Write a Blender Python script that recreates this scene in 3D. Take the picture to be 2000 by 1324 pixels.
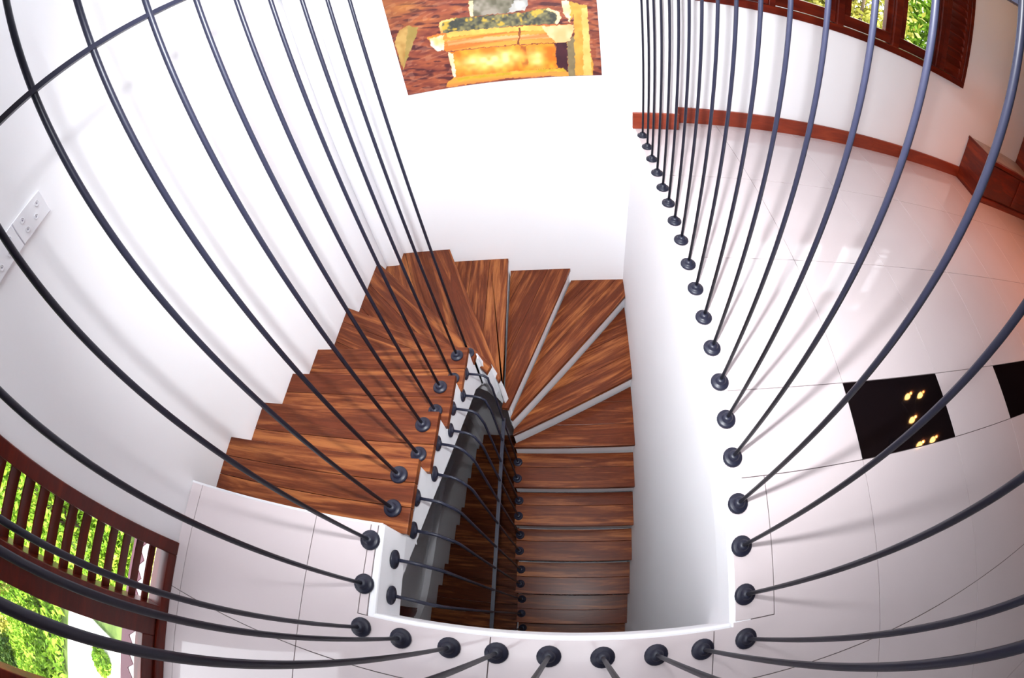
import bpy, bmesh, math, random
import numpy as np
from mathutils import Vector, Matrix

# ---------------------------------------------------------------- scene, camera, world, lamps
for o in list(bpy.data.objects):
    bpy.data.objects.remove(o)
SC = bpy.context.scene
COL = SC.collection
random.seed(7)
S = 1.2                      # metres per scene unit; one unit = lens height over the upper floor


def W(x, y, z):              # scene units (lens at 0,0,0 and upper floor at z=-1) -> metres
    return Vector((x * S, y * S, (z + 1) * S))


cam_d = bpy.data.cameras.new('camera')
cam = bpy.data.objects.new('camera', cam_d)
COL.objects.link(cam)
cam_d.type = 'PANO'
cam_d.sensor_width = 36.0
cam_d.sensor_fit = 'HORIZONTAL'
for holder in (cam_d, getattr(cam_d, 'cycles', None)):
    if holder is None or not hasattr(holder, 'panorama_type'):
        continue
    try:
        holder.panorama_type = 'FISHEYE_EQUISOLID'
        holder.fisheye_lens = 853.37 / 2000 * 36.0
        holder.fisheye_fov = math.radians(359)
    except Exception:
        pass
rx, ry, rz = 0.643461, 0.136793, 0.075276
RC = (Matrix.Rotation(rz, 3, 'Z') @ Matrix.Rotation(ry, 3, 'Y') @ Matrix.Rotation(rx, 3, 'X'))
cam.matrix_world = Matrix.Translation(W(0, 0, 0)) @ RC.to_4x4()
cam_d.clip_start = 0.01
SC.camera = cam

SC.view_settings.view_transform = 'Standard'
SC.view_settings.look = 'None'
SC.view_settings.gamma = 1.0
SC.view_settings.use_curve_mapping = False
SC.view_settings.exposure = 0.0
SC.cycles.max_bounces = 10
SC.cycles.diffuse_bounces = 6
SC.cycles.caustics_reflective = False
SC.cycles.caustics_refractive = False
SC.cycles.use_denoising = True

world = bpy.data.worlds.new('sky')
SC.world = world
world.use_nodes = True
bgn = world.node_tree.nodes['Background']
bgn.inputs[0].default_value = (0.92, 0.93, 1.0, 1)
bgn.inputs[1].default_value = 5.05


def lamp(kind, name, loc, energy, color, rot=None, **kw):
    d = bpy.data.lights.new(name, kind)
    d.energy = energy
    d.color = color
    for k, v in kw.items():
        setattr(d, k, v)
    o = bpy.data.objects.new(name, d)
    COL.objects.link(o)
    o.location = loc
    if rot is not None:
        o.rotation_euler = rot
    return o


sun = lamp('SUN', 'sun', W(6, -8, 12), 13.0, (1, 0.95, 0.85), angle=0.01)
sun.rotation_euler = Vector((-0.62, 0.68, -0.40)).to_track_quat('-Z', 'Y').to_euler()
# the camera's own flash, a hand's width above the lens (its shadows lie on the wall and the floor)
flash = lamp('SPOT', 'camera_flash', W(0.003, 0.143, 0.148), 320.0, (0.95, 0.97, 1.0),
             spot_size=math.radians(165), spot_blend=1.0, shadow_soft_size=0.022)
flash.rotation_euler = Vector((0.02, 0.88, -0.45)).to_track_quat('-Z', 'Y').to_euler()


# ---------------------------------------------------------------- materials
def srgb(r, g, b):
    f = lambda c: (c / 255 / 12.92) if c / 255 <= 0.04045 else ((c / 255 + 0.055) / 1.055) ** 2.4
    return (f(r), f(g), f(b), 1)


def new_mat(name):
    m = bpy.data.materials.new(name)
    m.use_nodes = True
    nt = m.node_tree
    return m, nt, nt.nodes['Principled BSDF']


def noise(nt, scale, detail=3, coord=None, rough=0.5):
    n = nt.nodes.new('ShaderNodeTexNoise')
    n.inputs['Scale'].default_value = scale
    n.inputs['Detail'].default_value = detail
    n.inputs['Roughness'].default_value = rough
    if coord is not None:
        nt.links.new(coord, n.inputs['Vector'])
    return n


def ramp(nt, fac, stops):
    r = nt.nodes.new('ShaderNodeValToRGB')
    cr = r.color_ramp
    while len(cr.elements) < len(stops):
        cr.elements.new(0.5)
    for e, (p, c) in zip(cr.elements, stops):
        e.position = p
        e.color = c
    nt.links.new(fac, r.inputs[0])
    return r


def coords(nt):
    return nt.nodes.new('ShaderNodeTexCoord')


def mottled(name, c1, c2, scale=3.0, rough=0.6, bump=0.0, bscale=60, spec=0.5, metal=0.0):
    m, nt, b = new_mat(name)
    tc = coords(nt)
    n = noise(nt, scale, 4, tc.outputs['Object'])
    r = ramp(nt, n.outputs['Fac'], [(0.3, c1), (0.7, c2)])
    nt.links.new(r.outputs[0], b.inputs['Base Color'])
    b.inputs['Roughness'].default_value = rough
    b.inputs['Specular IOR Level'].default_value = spec
    b.inputs['Metallic'].default_value = metal
    if bump:
        n2 = noise(nt, bscale, 3, tc.outputs['Object'])
        bp = nt.nodes.new('ShaderNodeBump')
        bp.inputs['Strength'].default_value = bump
        bp.inputs['Distance'].default_value = 0.004
        nt.links.new(n2.outputs['Fac'], bp.inputs['Height'])
        nt.links.new(bp.outputs[0], b.inputs['Normal'])
    return m


def wood(name, dark, mid, light, rough=0.3, stretch=9.0, scale=1.0, spec=0.5):
    """grain runs along the object's own X axis; every board gets its own cut of the log"""
    m, nt, b = new_mat(name)
    tc = coords(nt)
    oi = nt.nodes.new('ShaderNodeObjectInfo')
    off = nt.nodes.new('ShaderNodeVectorMath')
    off.operation = 'SCALE'
    comb = nt.nodes.new('ShaderNodeCombineXYZ')
    for i in range(3):
        nt.links.new(oi.outputs['Random'], comb.inputs[i])
    nt.links.new(comb.outputs[0], off.inputs[0])
    off.inputs['Scale'].default_value = 37.0
    add = nt.nodes.new('ShaderNodeVectorMath')
    nt.links.new(tc.outputs['Object'], add.inputs[0])
    nt.links.new(off.outputs[0], add.inputs[1])
    mp = nt.nodes.new('ShaderNodeMapping')
    mp.inputs['Scale'].default_value = (1.0 * scale, stretch * scale, stretch * scale)
    nt.links.new(add.outputs[0], mp.inputs['Vector'])
    n1 = noise(nt, 2.2, 5, mp.outputs[0], 0.6)
    n1.inputs['Distortion'].default_value = 0.8
    n2 = noise(nt, 9.0, 6, mp.outputs[0], 0.7)
    mx = nt.nodes.new('ShaderNodeMath')
    mx.operation = 'MULTIPLY_ADD'
    nt.links.new(n2.outputs['Fac'], mx.inputs[0])
    mx.inputs[1].default_value = 0.35
    nt.links.new(n1.outputs['Fac'], mx.inputs[2])
    ad = nt.nodes.new('ShaderNodeMath')
    ad.operation = 'MULTIPLY_ADD'
    nt.links.new(oi.outputs['Random'], ad.inputs[0])
    ad.inputs[1].default_value = 0.16
    nt.links.new(mx.outputs[0], ad.inputs[2])
    r = ramp(nt, ad.outputs[0], [(0.38, dark), (0.56, mid), (0.67, tuple(0.45 * p + 0.55 * q for p, q in zip(dark, mid))), (0.79, tuple(0.85 * p + 0.15 * q for p, q in zip(mid, light))), (0.96, light)])
    nt.links.new(r.outputs[0], b.inputs['Base Color'])
    b.inputs['Roughness'].default_value = rough
    b.inputs['Specular IOR Level'].default_value = spec
    bp = nt.nodes.new('ShaderNodeBump')
    bp.inputs['Strength'].default_value = 0.08
    bp.inputs['Distance'].default_value = 0.003
    nt.links.new(n2.outputs['Fac'], bp.inputs['Height'])
    nt.links.new(bp.outputs[0], b.inputs['Normal'])
    return m


def plain(name, c, rough=0.5, spec=0.5, metal=0.0):
    m, nt, b = new_mat(name)
    b.inputs['Base Color'].default_value = c
    b.inputs['Roughness'].default_value = rough
    b.inputs['Specular IOR Level'].default_value = spec
    b.inputs['Metallic'].default_value = metal
    return m


PLASTER = mottled('white_plaster', (0.895, 0.895, 0.92, 1), (0.92, 0.92, 0.945, 1), 1.5, 0.75, 0.06, 40, 0.3)
PAINT = mottled('white_riser_paint', (0.74, 0.74, 0.77, 1), (0.82, 0.82, 0.84, 1), 4, 0.6, 0.05, 50, 0.3)
GROUT = plain('tile_grout', srgb(98, 86, 86), 0.9)
TILE = mottled('cream_porcelain_tile', (0.635, 0.555, 0.567, 1), (0.665, 0.58, 0.592, 1), 2.0, 0.06, 0.0, spec=0.5)
BLACKTILE = plain('black_granite_tile', (0.006, 0.004, 0.005, 1), 0.03, 0.5)
TEAK = wood('stained_teak', srgb(54, 23, 14), srgb(101, 47, 26), srgb(156, 94, 52), 0.28, 13, 0.75, 0.16)
MAHOG = wood('mahogany_varnish', srgb(52, 8, 3), srgb(88, 20, 8), srgb(112, 34, 14), 0.3, 7)
SKIRT = wood('skirting_wood', srgb(112, 38, 20), srgb(140, 52, 28), srgb(160, 68, 38), 0.4, 7)
DARKWOOD = wood('dark_sideboard_wood', srgb(60, 14, 8), srgb(104, 30, 14), srgb(140, 48, 20), 0.3, 6)
CEILWOOD = wood('ceiling_timber', srgb(38, 20, 14), srgb(60, 32, 22), srgb(78, 44, 30), 0.6, 6)
STONE = mottled('grey_stone_top', srgb(140, 132, 130), srgb(165, 156, 152), 12, 0.35)


def iron_mat():
    m, nt, b = new_mat('dark_painted_iron')
    tc = coords(nt)
    n = noise(nt, 55, 5, tc.outputs['Object'], 0.7)
    r = ramp(nt, n.outputs['Fac'], [(0.0, (0.010, 0.011, 0.023, 1)), (0.70, (0.015, 0.016, 0.032, 1)),
                                    (0.74, (0.10, 0.055, 0.03, 1))])
    nt.links.new(r.outputs[0], b.inputs['Base Color'])
    b.inputs['Roughness'].default_value = 0.42
    b.inputs['Specular IOR Level'].default_value = 0.38
    return m


IRON = iron_mat()


def glass_mat():
    m = bpy.data.materials.new('window_glass')
    m.use_nodes = True
    nt = m.node_tree
    nt.nodes.remove(nt.nodes['Principled BSDF'])
    out = nt.nodes['Material Output']
    fr = nt.nodes.new('ShaderNodeFresnel')
    geo = nt.nodes.new('ShaderNodeNewGeometry')
    mr = nt.nodes.new('ShaderNodeMapRange')
    mr.inputs['To Min'].default_value = 1.5
    mr.inputs['To Max'].default_value = 1 / 1.5
    nt.links.new(geo.outputs['Backfacing'], mr.inputs['Value'])
    nt.links.new(mr.outputs[0], fr.inputs[0])
    tr = nt.nodes.new('ShaderNodeBsdfTransparent')
    tr.inputs[0].default_value = (0.96, 0.98, 0.97, 1)
    gl = nt.nodes.new('ShaderNodeBsdfGlossy')
    gl.inputs['Roughness'].default_value = 0.02
    mx = nt.nodes.new('ShaderNodeMixShader')
    nt.links.new(fr.outputs[0], mx.inputs[0])
    nt.links.new(tr.outputs[0], mx.inputs[1])
    nt.links.new(gl.outputs[0], mx.inputs[2])
    nt.links.new(mx.outputs[0], out.inputs[0])
    return m


GLASS = glass_mat()


def emit_mat(name, c, s):
    m, nt, b = new_mat(name)
    b.inputs['Base Color'].default_value = c
    b.inputs['Emission Color'].default_value = c
    b.inputs['Emission Strength'].default_value = s
    return m


BULB = emit_mat('warm_bulb_glass', (1.0, 0.50, 0.16, 1), 45.0)


def leaf_mat(name, c1, c2, c3):
    m, nt, b = new_mat(name)
    tc = coords(nt)
    n = noise(nt, 2.2, 6, tc.outputs['Object'], 0.75)
    r = ramp(nt, n.outputs['Fac'], [(0.3, c1), (0.5, c2), (0.7, c3)])
    nt.links.new(r.outputs[0], b.inputs['Base Color'])
    b.inputs['Roughness'].default_value = 0.6
    b.inputs['Specular IOR Level'].default_value = 0.2
    return m


LEAF = leaf_mat('sunny_leaf', srgb(58, 92, 18), srgb(120, 160, 40), srgb(190, 210, 80))
LEAF2 = leaf_mat('yellow_leaf', srgb(96, 110, 30), srgb(170, 165, 70), srgb(215, 200, 120))
LEAF3 = leaf_mat('dark_leaf', srgb(24, 44, 14), srgb(56, 84, 30), srgb(110, 130, 60))
BARK = mottled('tree_bark', srgb(70, 52, 40), srgb(110, 92, 74), 12, 0.9)
GROUND = mottled('garden_soil_and_grass', srgb(60, 84, 28), srgb(120, 140, 66), 3, 0.95)
CONCRETE = mottled('pale_concrete', srgb(225, 222, 216), srgb(242, 240, 236), 2, 0.9)
EAVEWHITE = plain('white_painted_eave', srgb(238, 226, 226), 0.6)
MAROON = plain('maroon_paint', srgb(84, 20, 40), 0.5)


# ---------------------------------------------------------------- geometry helpers (scene units in, metres out)
ORG = {}


class MB:
    def __init__(self):
        self.v, self.f = [], []

    def prism(self, poly, z0, z1):
        a = sum(poly[i][0] * poly[(i + 1) % len(poly)][1] - poly[(i + 1) % len(poly)][0] * poly[i][1] for i in range(len(poly)))
        if a < 0:
            poly = poly[::-1]
        n, k = len(poly), len(self.v)
        self.v += [(x, y, z0) for x, y in poly] + [(x, y, z1) for x, y in poly]
        self.f.append([k + i for i in range(n)][::-1])
        self.f.append([k + n + i for i in range(n)])
        for i in range(n):
            j = (i + 1) % n
            self.f.append([k + i, k + j, k + n + j, k + n + i])
        return self

    def xprism(self, poly, x0, x1):          # polygon in (y, z), extruded along x
        n, k = len(poly), len(self.v)
        a = sum(poly[i][0] * poly[(i + 1) % n][1] - poly[(i + 1) % n][0] * poly[i][1] for i in range(n))
        if a < 0:
            poly = poly[::-1]
        self.v += [(x0, y, z) for y, z in poly] + [(x1, y, z) for y, z in poly]
        self.f.append([k + i for i in range(n)][::-1])
        self.f.append([k + n + i for i in range(n)])
        for i in range(n):
            j = (i + 1) % n
            self.f.append([k + i, k + j, k + n + j, k + n + i])
        return self

    def yprism(self, poly, y0, y1):          # polygon in (x, z), extruded along y
        n, k = len(poly), len(self.v)
        a = sum(poly[i][0] * poly[(i + 1) % n][1] - poly[(i + 1) % n][0] * poly[i][1] for i in range(n))
        if a < 0:
            poly = poly[::-1]
        self.v += [(x, y0, z) for x, z in poly] + [(x, y1, z) for x, z in poly]
        self.f.append([k + i for i in range(n)])
        self.f.append([k + n + i for i in range(n)][::-1])
        for i in range(n):
            j = (i + 1) % n
            self.f.append([k + j, k + i, k + n + i, k + n + j])
        return self

    def box(self, x0, x1, y0, y1, z0, z1):
        return self.prism([(x0, y0), (x1, y0), (x1, y1), (x0, y1)], z0, z1)

    def tube(self, path, r, n=10, caps=True):
        pts = [Vector(p) for p in path]
        k0 = len(self.v)
        ref = None
        for i, p in enumerate(pts):
            t = (pts[min(i + 1, len(pts) - 1)] - pts[max(i - 1, 0)]).normalized()
            if ref is None:
                ref = Vector((0, 1, 0)) if abs(t.y) < 0.9 else Vector((1, 0, 0))
            u = (ref - t * ref.dot(t)).normalized()
            ref = u
            w = t.cross(u)
            for j in range(n):
                a = 2 * math.pi * j / n
                self.v.append(tuple(p + u * (r * math.cos(a)) + w * (r * math.sin(a))))
        for i in range(len(pts) - 1):
            for j in range(n):
                a, b = k0 + i * n + j, k0 + i * n + (j + 1) % n
                self.f.append([a, b, b + n, a + n])
        if caps:
            self.f.append([k0 + j for j in range(n)][::-1])
            self.f.append([k0 + (len(pts) - 1) * n + j for j in range(n)])
        return self

    def lathe(self, prof, c, axis='z', n=20):
        k0 = len(self.v)
        for r, h in prof:
            for j in range(n):
                a = 2 * math.pi * j / n
                if axis == 'z':
                    self.v.append((c[0] + r * math.cos(a), c[1] + r * math.sin(a), c[2] + h))
                else:
                    self.v.append((c[0] + h, c[1] + r * math.cos(a), c[2] + r * math.sin(a)))
        for i in range(len(prof) - 1):
            for j in range(n):
                a, b = k0 + i * n + j, k0 + i * n + (j + 1) % n
                self.f.append([a, b, b + n, a + n])
        self.f.append([k0 + j for j in range(n)][::-1])
        self.f.append([k0 + (len(prof) - 1) * n + j for j in range(n)])
        return self

    def build(self, name, mat, parent=None, loc=None, rot=0.0, smooth=False, bevel=0.0):
        if loc is None:
            a = np.array(self.v)
            loc = tuple((a.min(0) + a.max(0)) / 2)
        L = W(*loc)
        ca, sa = math.cos(-rot), math.sin(-rot)
        vs = []
        for p in self.v:
            q = W(*p) - L
            vs.append((q.x * ca - q.y * sa, q.x * sa + q.y * ca, q.z))
        me = bpy.data.meshes.new(name)
        me.from_pydata(vs, [], self.f)
        me.update()
        me.materials.append(mat)
        o = bpy.data.objects.new(name, me)
        COL.objects.link(o)
        place(o, L, parent)
        o.rotation_euler = (0, 0, rot)
        if smooth:
            for p in me.polygons:
                p.use_smooth = len(p.vertices) <= 4
        if bevel:
            b = o.modifiers.new('bevel', 'BEVEL')
            b.width = bevel
            b.segments = 2
            b.limit_method = 'ANGLE'
        return o


def place(o, L, parent):
    ORG[o.name] = L.copy()
    if parent is not None:
        o.parent = parent
        o.location = L - ORG[parent.name]
    else:
        o.location = L


def empty(name, loc, parent=None):
    o = bpy.data.objects.new(name, None)
    COL.objects.link(o)
    o.empty_display_size = 0.1
    place(o, W(*loc), parent)
    return o


def tag(o, label, cat=None, group=None):
    o['label'] = label
    if cat:
        o['category'] = cat
    if group:
        o['group'] = group
    return o


def struct(o, label=None, cat=None):
    o['kind'] = 'structure'
    if label:
        o['label'] = label
    if cat:
        o['category'] = cat
    return o


def clip(poly, n, d):
    """keep the part of a polygon where n.p >= d"""
    out = []
    for i in range(len(poly)):
        a, b = poly[i], poly[(i + 1) % len(poly)]
        da, db = n[0] * a[0] + n[1] * a[1] - d, n[0] * b[0] + n[1] * b[1] - d
        if da >= 0:
            out.append(a)
        if (da > 0 > db) or (da < 0 < db):
            t = da / (da - db)
            out.append((a[0] + (b[0] - a[0]) * t, a[1] + (b[1] - a[1]) * t))
    return out


def area(poly):
    return abs(sum(poly[i][0] * poly[(i + 1) % len(poly)][1] - poly[(i + 1) % len(poly)][0] * poly[i][1] for i in range(len(poly)))) / 2


# ---------------------------------------------------------------- room shell
XL, YF, YR = -1.235, 2.075, 2.170          # left wall, wall behind the stairs, wall of the room beyond
XE = lambda y: 0.357 - 0.0137 * y          # edge of the opening along the right-hand floor
XW = lambda y: 0.335 - 0.0125 * y          # the same wall lower down
CEIL = 1.25
WELL_L, WELL_B = -0.472, -0.066

# left wall with its tall window opening
m = MB()
m.box(XL - 0.12, XL, -0.05, YF + 0.2, -5.2, CEIL)
m.box(XL - 0.12, XL, -1.16, -0.05, 0.50, CEIL)
m.box(XL - 0.12, XL, -3.2, -1.16, -5.2, CEIL)
m.box(XL - 0.12, XL, -1.16, -0.05, -5.2, -1.0)
wl = struct(m.build('wall_left', PLASTER), 'white plaster wall on the left beside the first flight of stairs', 'wall')

m = MB()
m.box(XL, XE(2.07) - 0.002, YF, YF + 0.15, -5.2, CEIL)
m.box(XE(2.07) - 0.002, 0.560, YF, YF + 0.15, -1.2, CEIL)
struct(m.build('wall_far', PLASTER), 'white plaster wall at the head of the stairwell carrying the painting', 'wall')

m = MB()
WX0, WX1, WZ0, WZ1 = 0.66, 2.757, -0.278, 0.72
m.box(0.560, 8.0, YR, YR + 0.12, -1.2, WZ0)
m.box(0.560, WX0, YR, YR + 0.12, WZ0, WZ1)
m.box(WX1, 8.0, YR, YR + 0.12, WZ0, WZ1)
m.box(0.560, 8.0, YR, YR + 0.12, WZ1, CEIL)
struct(m.build('wall_back', PLASTER), 'white plaster wall of the upper room under the wooden window', 'wall')

m = MB()
m.box(8.0, 8.12, -3.2, YR + 0.12, -1.2, CEIL)
struct(m.build('wall_right', PLASTER), 'white plaster wall closing the upper room on the right', 'wall')

HX0, HX1, HY0, HY1 = XL, 0.46, -0.55, YF     # ceiling opening for the added daylight shaft
m = MB()
m.box(HX1, 8.12, -3.2, YR + 0.12, CEIL, CEIL + 0.1)
m.box(XL - 0.12, HX1, -3.2, HY0, CEIL, CEIL + 0.1)
m.box(XL - 0.12, HX1, HY1, YR + 0.12, CEIL, CEIL + 0.1)
ceil_o = struct(m.build('ceiling', CEILWOOD, rot=math.pi / 2), 'dark timber ceiling over the upper floor and the stairwell', 'ceiling')
for q in range(8):
    MB().box(0.62 + q * 1.0, 0.70 + q * 1.0, -3.2, YR, CEIL - 0.14, CEIL + 0.002).build('beam', CEILWOOD, ceil_o, rot=math.pi / 2)
m = MB()
m.box(XL - 0.12, 8.12, -3.32, -3.2, -1.16, CEIL + 0.1)
struct(m.build('wall_near', PLASTER), 'white plaster wall behind the viewer closing the room', 'wall')

m = MB()
m.box(XL, -1.142, 1.959, YF, -5.2, CEIL)
struct(m.build('column', PLASTER, bevel=0.006), 'white corner column where the left wall meets the painting wall', 'column')

# unseen plaster shaft and roof glass, added to bring daylight into the stairwell
m = MB()
m.box(HX0 - 0.12, HX0, HY0 - 0.12, HY1 + 0.12, CEIL, CEIL + 1.5)
m.box(HX1, HX1 + 0.12, HY0 - 0.12, HY1 + 0.12, CEIL, CEIL + 1.5)
m.box(HX0, HX1, HY0 - 0.12, HY0, CEIL, CEIL + 1.5)
m.box(HX0, HX1, HY1, HY1 + 0.12, CEIL, CEIL + 1.5)
struct(m.build('wall_added_shaft', PLASTER), 'unseen white plaster shaft added over the stairwell to bring in daylight', 'wall')
MB().box(HX0 - 0.1, HX1 + 0.1, HY0 - 0.1, HY1 + 0.1, CEIL + 1.5, CEIL + 1.51).build('added_shaft_glass', GLASS)['kind'] = 'structure'  # glass lid of the added daylight shaft, out of view
# wall below the right-hand floor edge (leans a little, rounded at the top)
m = MB()
k = [(XE(WELL_B), WELL_B), (XE(YF), YF)]
prof = [(0.012, -1.0), (0.004, -1.003), (0.0, -1.012), (-0.005, -1.08)]
vs = []
ys = np.linspace(-0.30, YF, 14)
rows = []
for dx, z in prof + [(None, -2.0), (None, -5.2)]:
    row = []
    for y in ys:
        x = XE(y) + dx if dx is not None else XW(y)
        row.append(len(m.v))
        m.v.append((x, y, z))
    rows.append(row)
back = []
for z in (-1.006, -5.2):
    row = []
    for y in ys:
        row.append(len(m.v))
        m.v.append((0.44, y, z))
    back.append(row)
grid = [back[0]] + rows + [back[1]]
for a, b in zip(grid[:-1], grid[1:]):
    for i in range(len(ys) - 1):
        m.f.append([a[i], a[i + 1], b[i + 1], b[i]])
wr = struct(m.build('wall_stairwell', PLASTER), 'smooth white wall dropping from the right floor edge along the lower flight', 'wall')

# ---------------------------------------------------------------- upper floor: slab + tiles
m = MB()
ZT = -1.0
ZG = -1.0035
m.prism([(0.37, WELL_B), (XE(YF) + 0.02, YF), (0.56, YF), (0.56, YR), (8.0, YR), (8.0, WELL_B)], -1.16, ZG)
m.box(XL - 0.1, 8.0, -3.2, WELL_B, -1.16, ZG)
m.box(XL, WELL_L - 0.008, WELL_B, 0.183, -1.165, ZG)
fl = struct(m.build('floor', GROUT), 'cream tiled upper floor wrapping round the stairwell opening', 'floor')
J = 0.0012


def tile(poly, mat=TILE, label=None):
    if area(poly) < 0.0008:
        return
    cx = sum(p[0] for p in poly) / len(poly)
    cy = sum(p[1] for p in poly) / len(poly)
    o = MB().prism(poly, ZG - 0.004, ZT).build('tile', mat, fl, bevel=0.0008)
    if label:
        o['label'] = label


def rect(x0, x1, y0, y1):
    return [(x0 + J, y0 + J), (x1 - J, y0 + J), (x1 - J, y1 - J), (x0 + J, y1 - J)]


xs = [0.317 + 0.4975 * k for k in range(-4, 17)]
ys_t = [-3.05, -2.535, -2.018, -1.502, -0.976, -0.726, -0.210, 0.306, 0.556, 1.073, 1.598, 2.114, YR]
nE = (1.0, 0.0137)
for i in range(len(xs) - 1):
    for j in range(len(ys_t) - 1):
        x0, x1, y0, y1 = xs[i], min(xs[i + 1], 8.0), ys_t[j], ys_t[j + 1]
        if x0 >= 8.0:
            continue
        band = abs(y0 - 0.306) < 1e-6 or abs(y0 + 0.976) < 1e-6
        colr = round((x0 - 0.317) / 0.4975)
        black = band and colr % 2 == 1 and x0 > 0.5 and (y0 > 0 or x0 > 1.5)
        mt = BLACKTILE if black else TILE
        lb = 'glossy black tile set in the cream floor' if black else None
        x0w = max(x0, XL)
        if x1 <= XL + 0.01:
            continue
        if y1 <= -0.2:
            if x0 < XL < x1 - 0.02:
                pass
            tile(rect(x0w, x1, y0, y1), mt, lb)
        elif x0 >= 0.30:
            if colr == 0 and abs(y0 + 0.210) < 1e-6:
                tile([(0.317 + J, -0.210 + J), (x1 - J, -0.210 + J), (x1 - J, y1 - J), (0.472 + J, y1 - J), (0.472 + J, -0.054 - J),
                      (XE(0) + 0.008, -0.054 - J), (XE(0) + 0.008, WELL_B), (0.317 + J, WELL_B)])
                tile([(XE(0) + 0.012, -0.054 + J), (0.472 - J, -0.054 + J), (0.472 - J, y1 - J), (XE(0.3) + 0.012, y1 - J)])
            else:
                pl = clip(rect(x0, x1, y0, y1), nE, 0.357 + 0.012)
                if y1 > YF and x0 < 0.56:
                    if y0 >= YF:
                        pl = clip(pl, (1, 0), 0.562)
                    else:
                        tile(clip(clip(pl, (1, 0), 0.562), (0, 1), YF - 0.002))
                        pl = clip(pl, (0, -1), -(YF - 0.002))
                if pl:
                    tile(pl, mt, lb)
        elif abs(y0 + 0.210) < 1e-6:
            if x1 <= -0.6:
                tile(rect(x0w, x1, y0, 0.183), mt)
            elif x0 < -0.6:
                tile([(x0 + J, y0 + J), (x1 - J, y0 + J), (x1 - J, WELL_B), (-0.508 - J, WELL_B), (-0.508 - J, 0.183), (x0 + J, 0.183)])
                tile([(-0.508 + J, WELL_B + 0.002), (-0.484, WELL_B + 0.002), (-0.489, 0.180), (-0.508 + J, 0.180)])
            else:
                tile(rect(x0, x1, y0, WELL_B + J), mt)
# plaster edge of the landings
m = MB()
e = 0.016
m.prism([(-0.484, WELL_B), (-0.461, WELL_B), (-0.473, 0.183), (-0.489, 0.183)], -1.165, -1.0015)
struct(m.build('trim_1', PLASTER, bevel=0.008), 'white plaster edge of the left landing', 'trim')
m = MB()
m.box(-0.484, XE(0) + 0.004, WELL_B - 0.004, WELL_B + 0.012, -1.165, -1.0015)
struct(m.build('trim_2', PLASTER, bevel=0.008), 'white plaster edge of the near landing', 'trim')

# baseboards
def board(x0, x1, y0, y1, z0, z1, name, mat, parent=None, bevel=0.003):
    """one timber, grain along its longest side"""
    d = (x1 - x0, y1 - y0, z1 - z0)
    mb = MB().box(x0, x1, y0, y1, z0, z1)
    rot = math.pi / 2 if d[1] > d[0] else 0.0
    return mb.build(name, mat, parent, rot=rot, bevel=bevel)


bb = struct(board(XE(2.06) + 0.0, 0.575, YF - 0.014, YF + 0.004, -1.0, -0.908, 'baseboard_far', SKIRT), 'reddish wooden baseboard on the short projecting wall', 'baseboard')
b2 = struct(board(0.560, 1.98, YR - 0.014, YR + 0.004, -1.0, -0.908, 'baseboard_back', SKIRT), 'long reddish wooden baseboard under the window wall', 'baseboard')
board(1.982, 3.04, YR - 0.014, YR + 0.004, -1.0, -0.908, 'board', SKIRT, b2)
board(0.560, 0.572, YF, YR, -1.0, -0.908, 'board', SKIRT, b2)

# ---------------------------------------------------------------- staircase
ZS = dict(T1=-1.118, T2=-1.231, T3=-1.344, T4=-1.457, W1=-1.57, W2=-1.683, W3=-1.796, W4=-1.909, W5=-2.022, W6=-2.135, W7=-2.248, W8=-2.361,
          S1=-2.474, S2=-2.587, S3=-2.7, S4=-2.813, S5=-2.926, S6=-3.039, S7=-3.152)
TX = -0.456
TREADS = {}
yl = [0.183, 0.411, 0.624, 0.836, 1.047]
for i in range(4):
    a, b = yl[i], yl[i + 1]
    TREADS['T%d' % (i + 1)] = ([(XL, a), (TX - 0.004 * i, a), (TX - 0.004 * i, b), (XL, b)], ((TX, b), (XL, b)))
TREADS['W1'] = ([(XL, 1.047), (-0.468, 1.047), (-0.464, 1.093), (XL, 1.407)], ((-0.464, 1.093), (XL, 1.407)))
TREADS['W2'] = ([(XL, 1.407), (-0.475, 1.098), (-0.433, 1.060), (-0.414, 1.108), (XL, 1.882)], ((-0.414, 1.108), (XL, 1.882)))
TREADS['W3'] = ([(XL, 1.882), (-0.425, 1.118), (-0.398, 1.081), (-0.388, 1.103), (-0.814, YF), (-1.142, YF), (-1.142, 1.959), (XL, 1.959)], ((-0.388, 1.103), (-0.814, YF)))
TREADS['W4'] = ([(-0.814, YF), (-0.396, 1.122), (-0.404, 1.10), (-0.398, 1.10), (-0.445, YF)], ((-0.404, 1.11), (-0.445, YF)))
TREADS['W5'] = ([(-0.445, YF), (-0.405, 1.12), (-0.414, 1.055), (-0.380, 1.050), (-0.046, YF)], ((-0.380, 1.050), (-0.046, YF)))
TREADS['W6'] = ([(-0.046, YF), (-0.384, 1.048), (-0.372, 1.040), (0.312, 1.925), (0.309, YF)], ((-0.372, 1.040), (0.312, 1.925)))
TREADS['W7'] = ([(0.312, 1.925), (-0.376, 1.035), (-0.382, 0.995), (XW(1.371), 1.371)], ((-0.382, 0.995), (XW(1.371), 1.371)))
TREADS['W8'] = ([(XW(1.371), 1.371), (-0.384, 0.990), (-0.387, 0.968), (XW(0.977), 0.977)], ((-0.387, 0.968), (XW(0.977), 0.977)))
yr = [0.974, 0.754, 0.543, 0.339, 0.126, -0.076, -0.280, -0.49]
for i in range(7):
    a, b = yr[i], yr[i + 1]
    xi = -0.389 + 0.004 * i
    TREADS['S%d' % (i + 1)] = ([(xi, a), (XW(a), a), (XW(b), b), (xi, b)], ((xi, b), (XW(b), b)))

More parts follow.
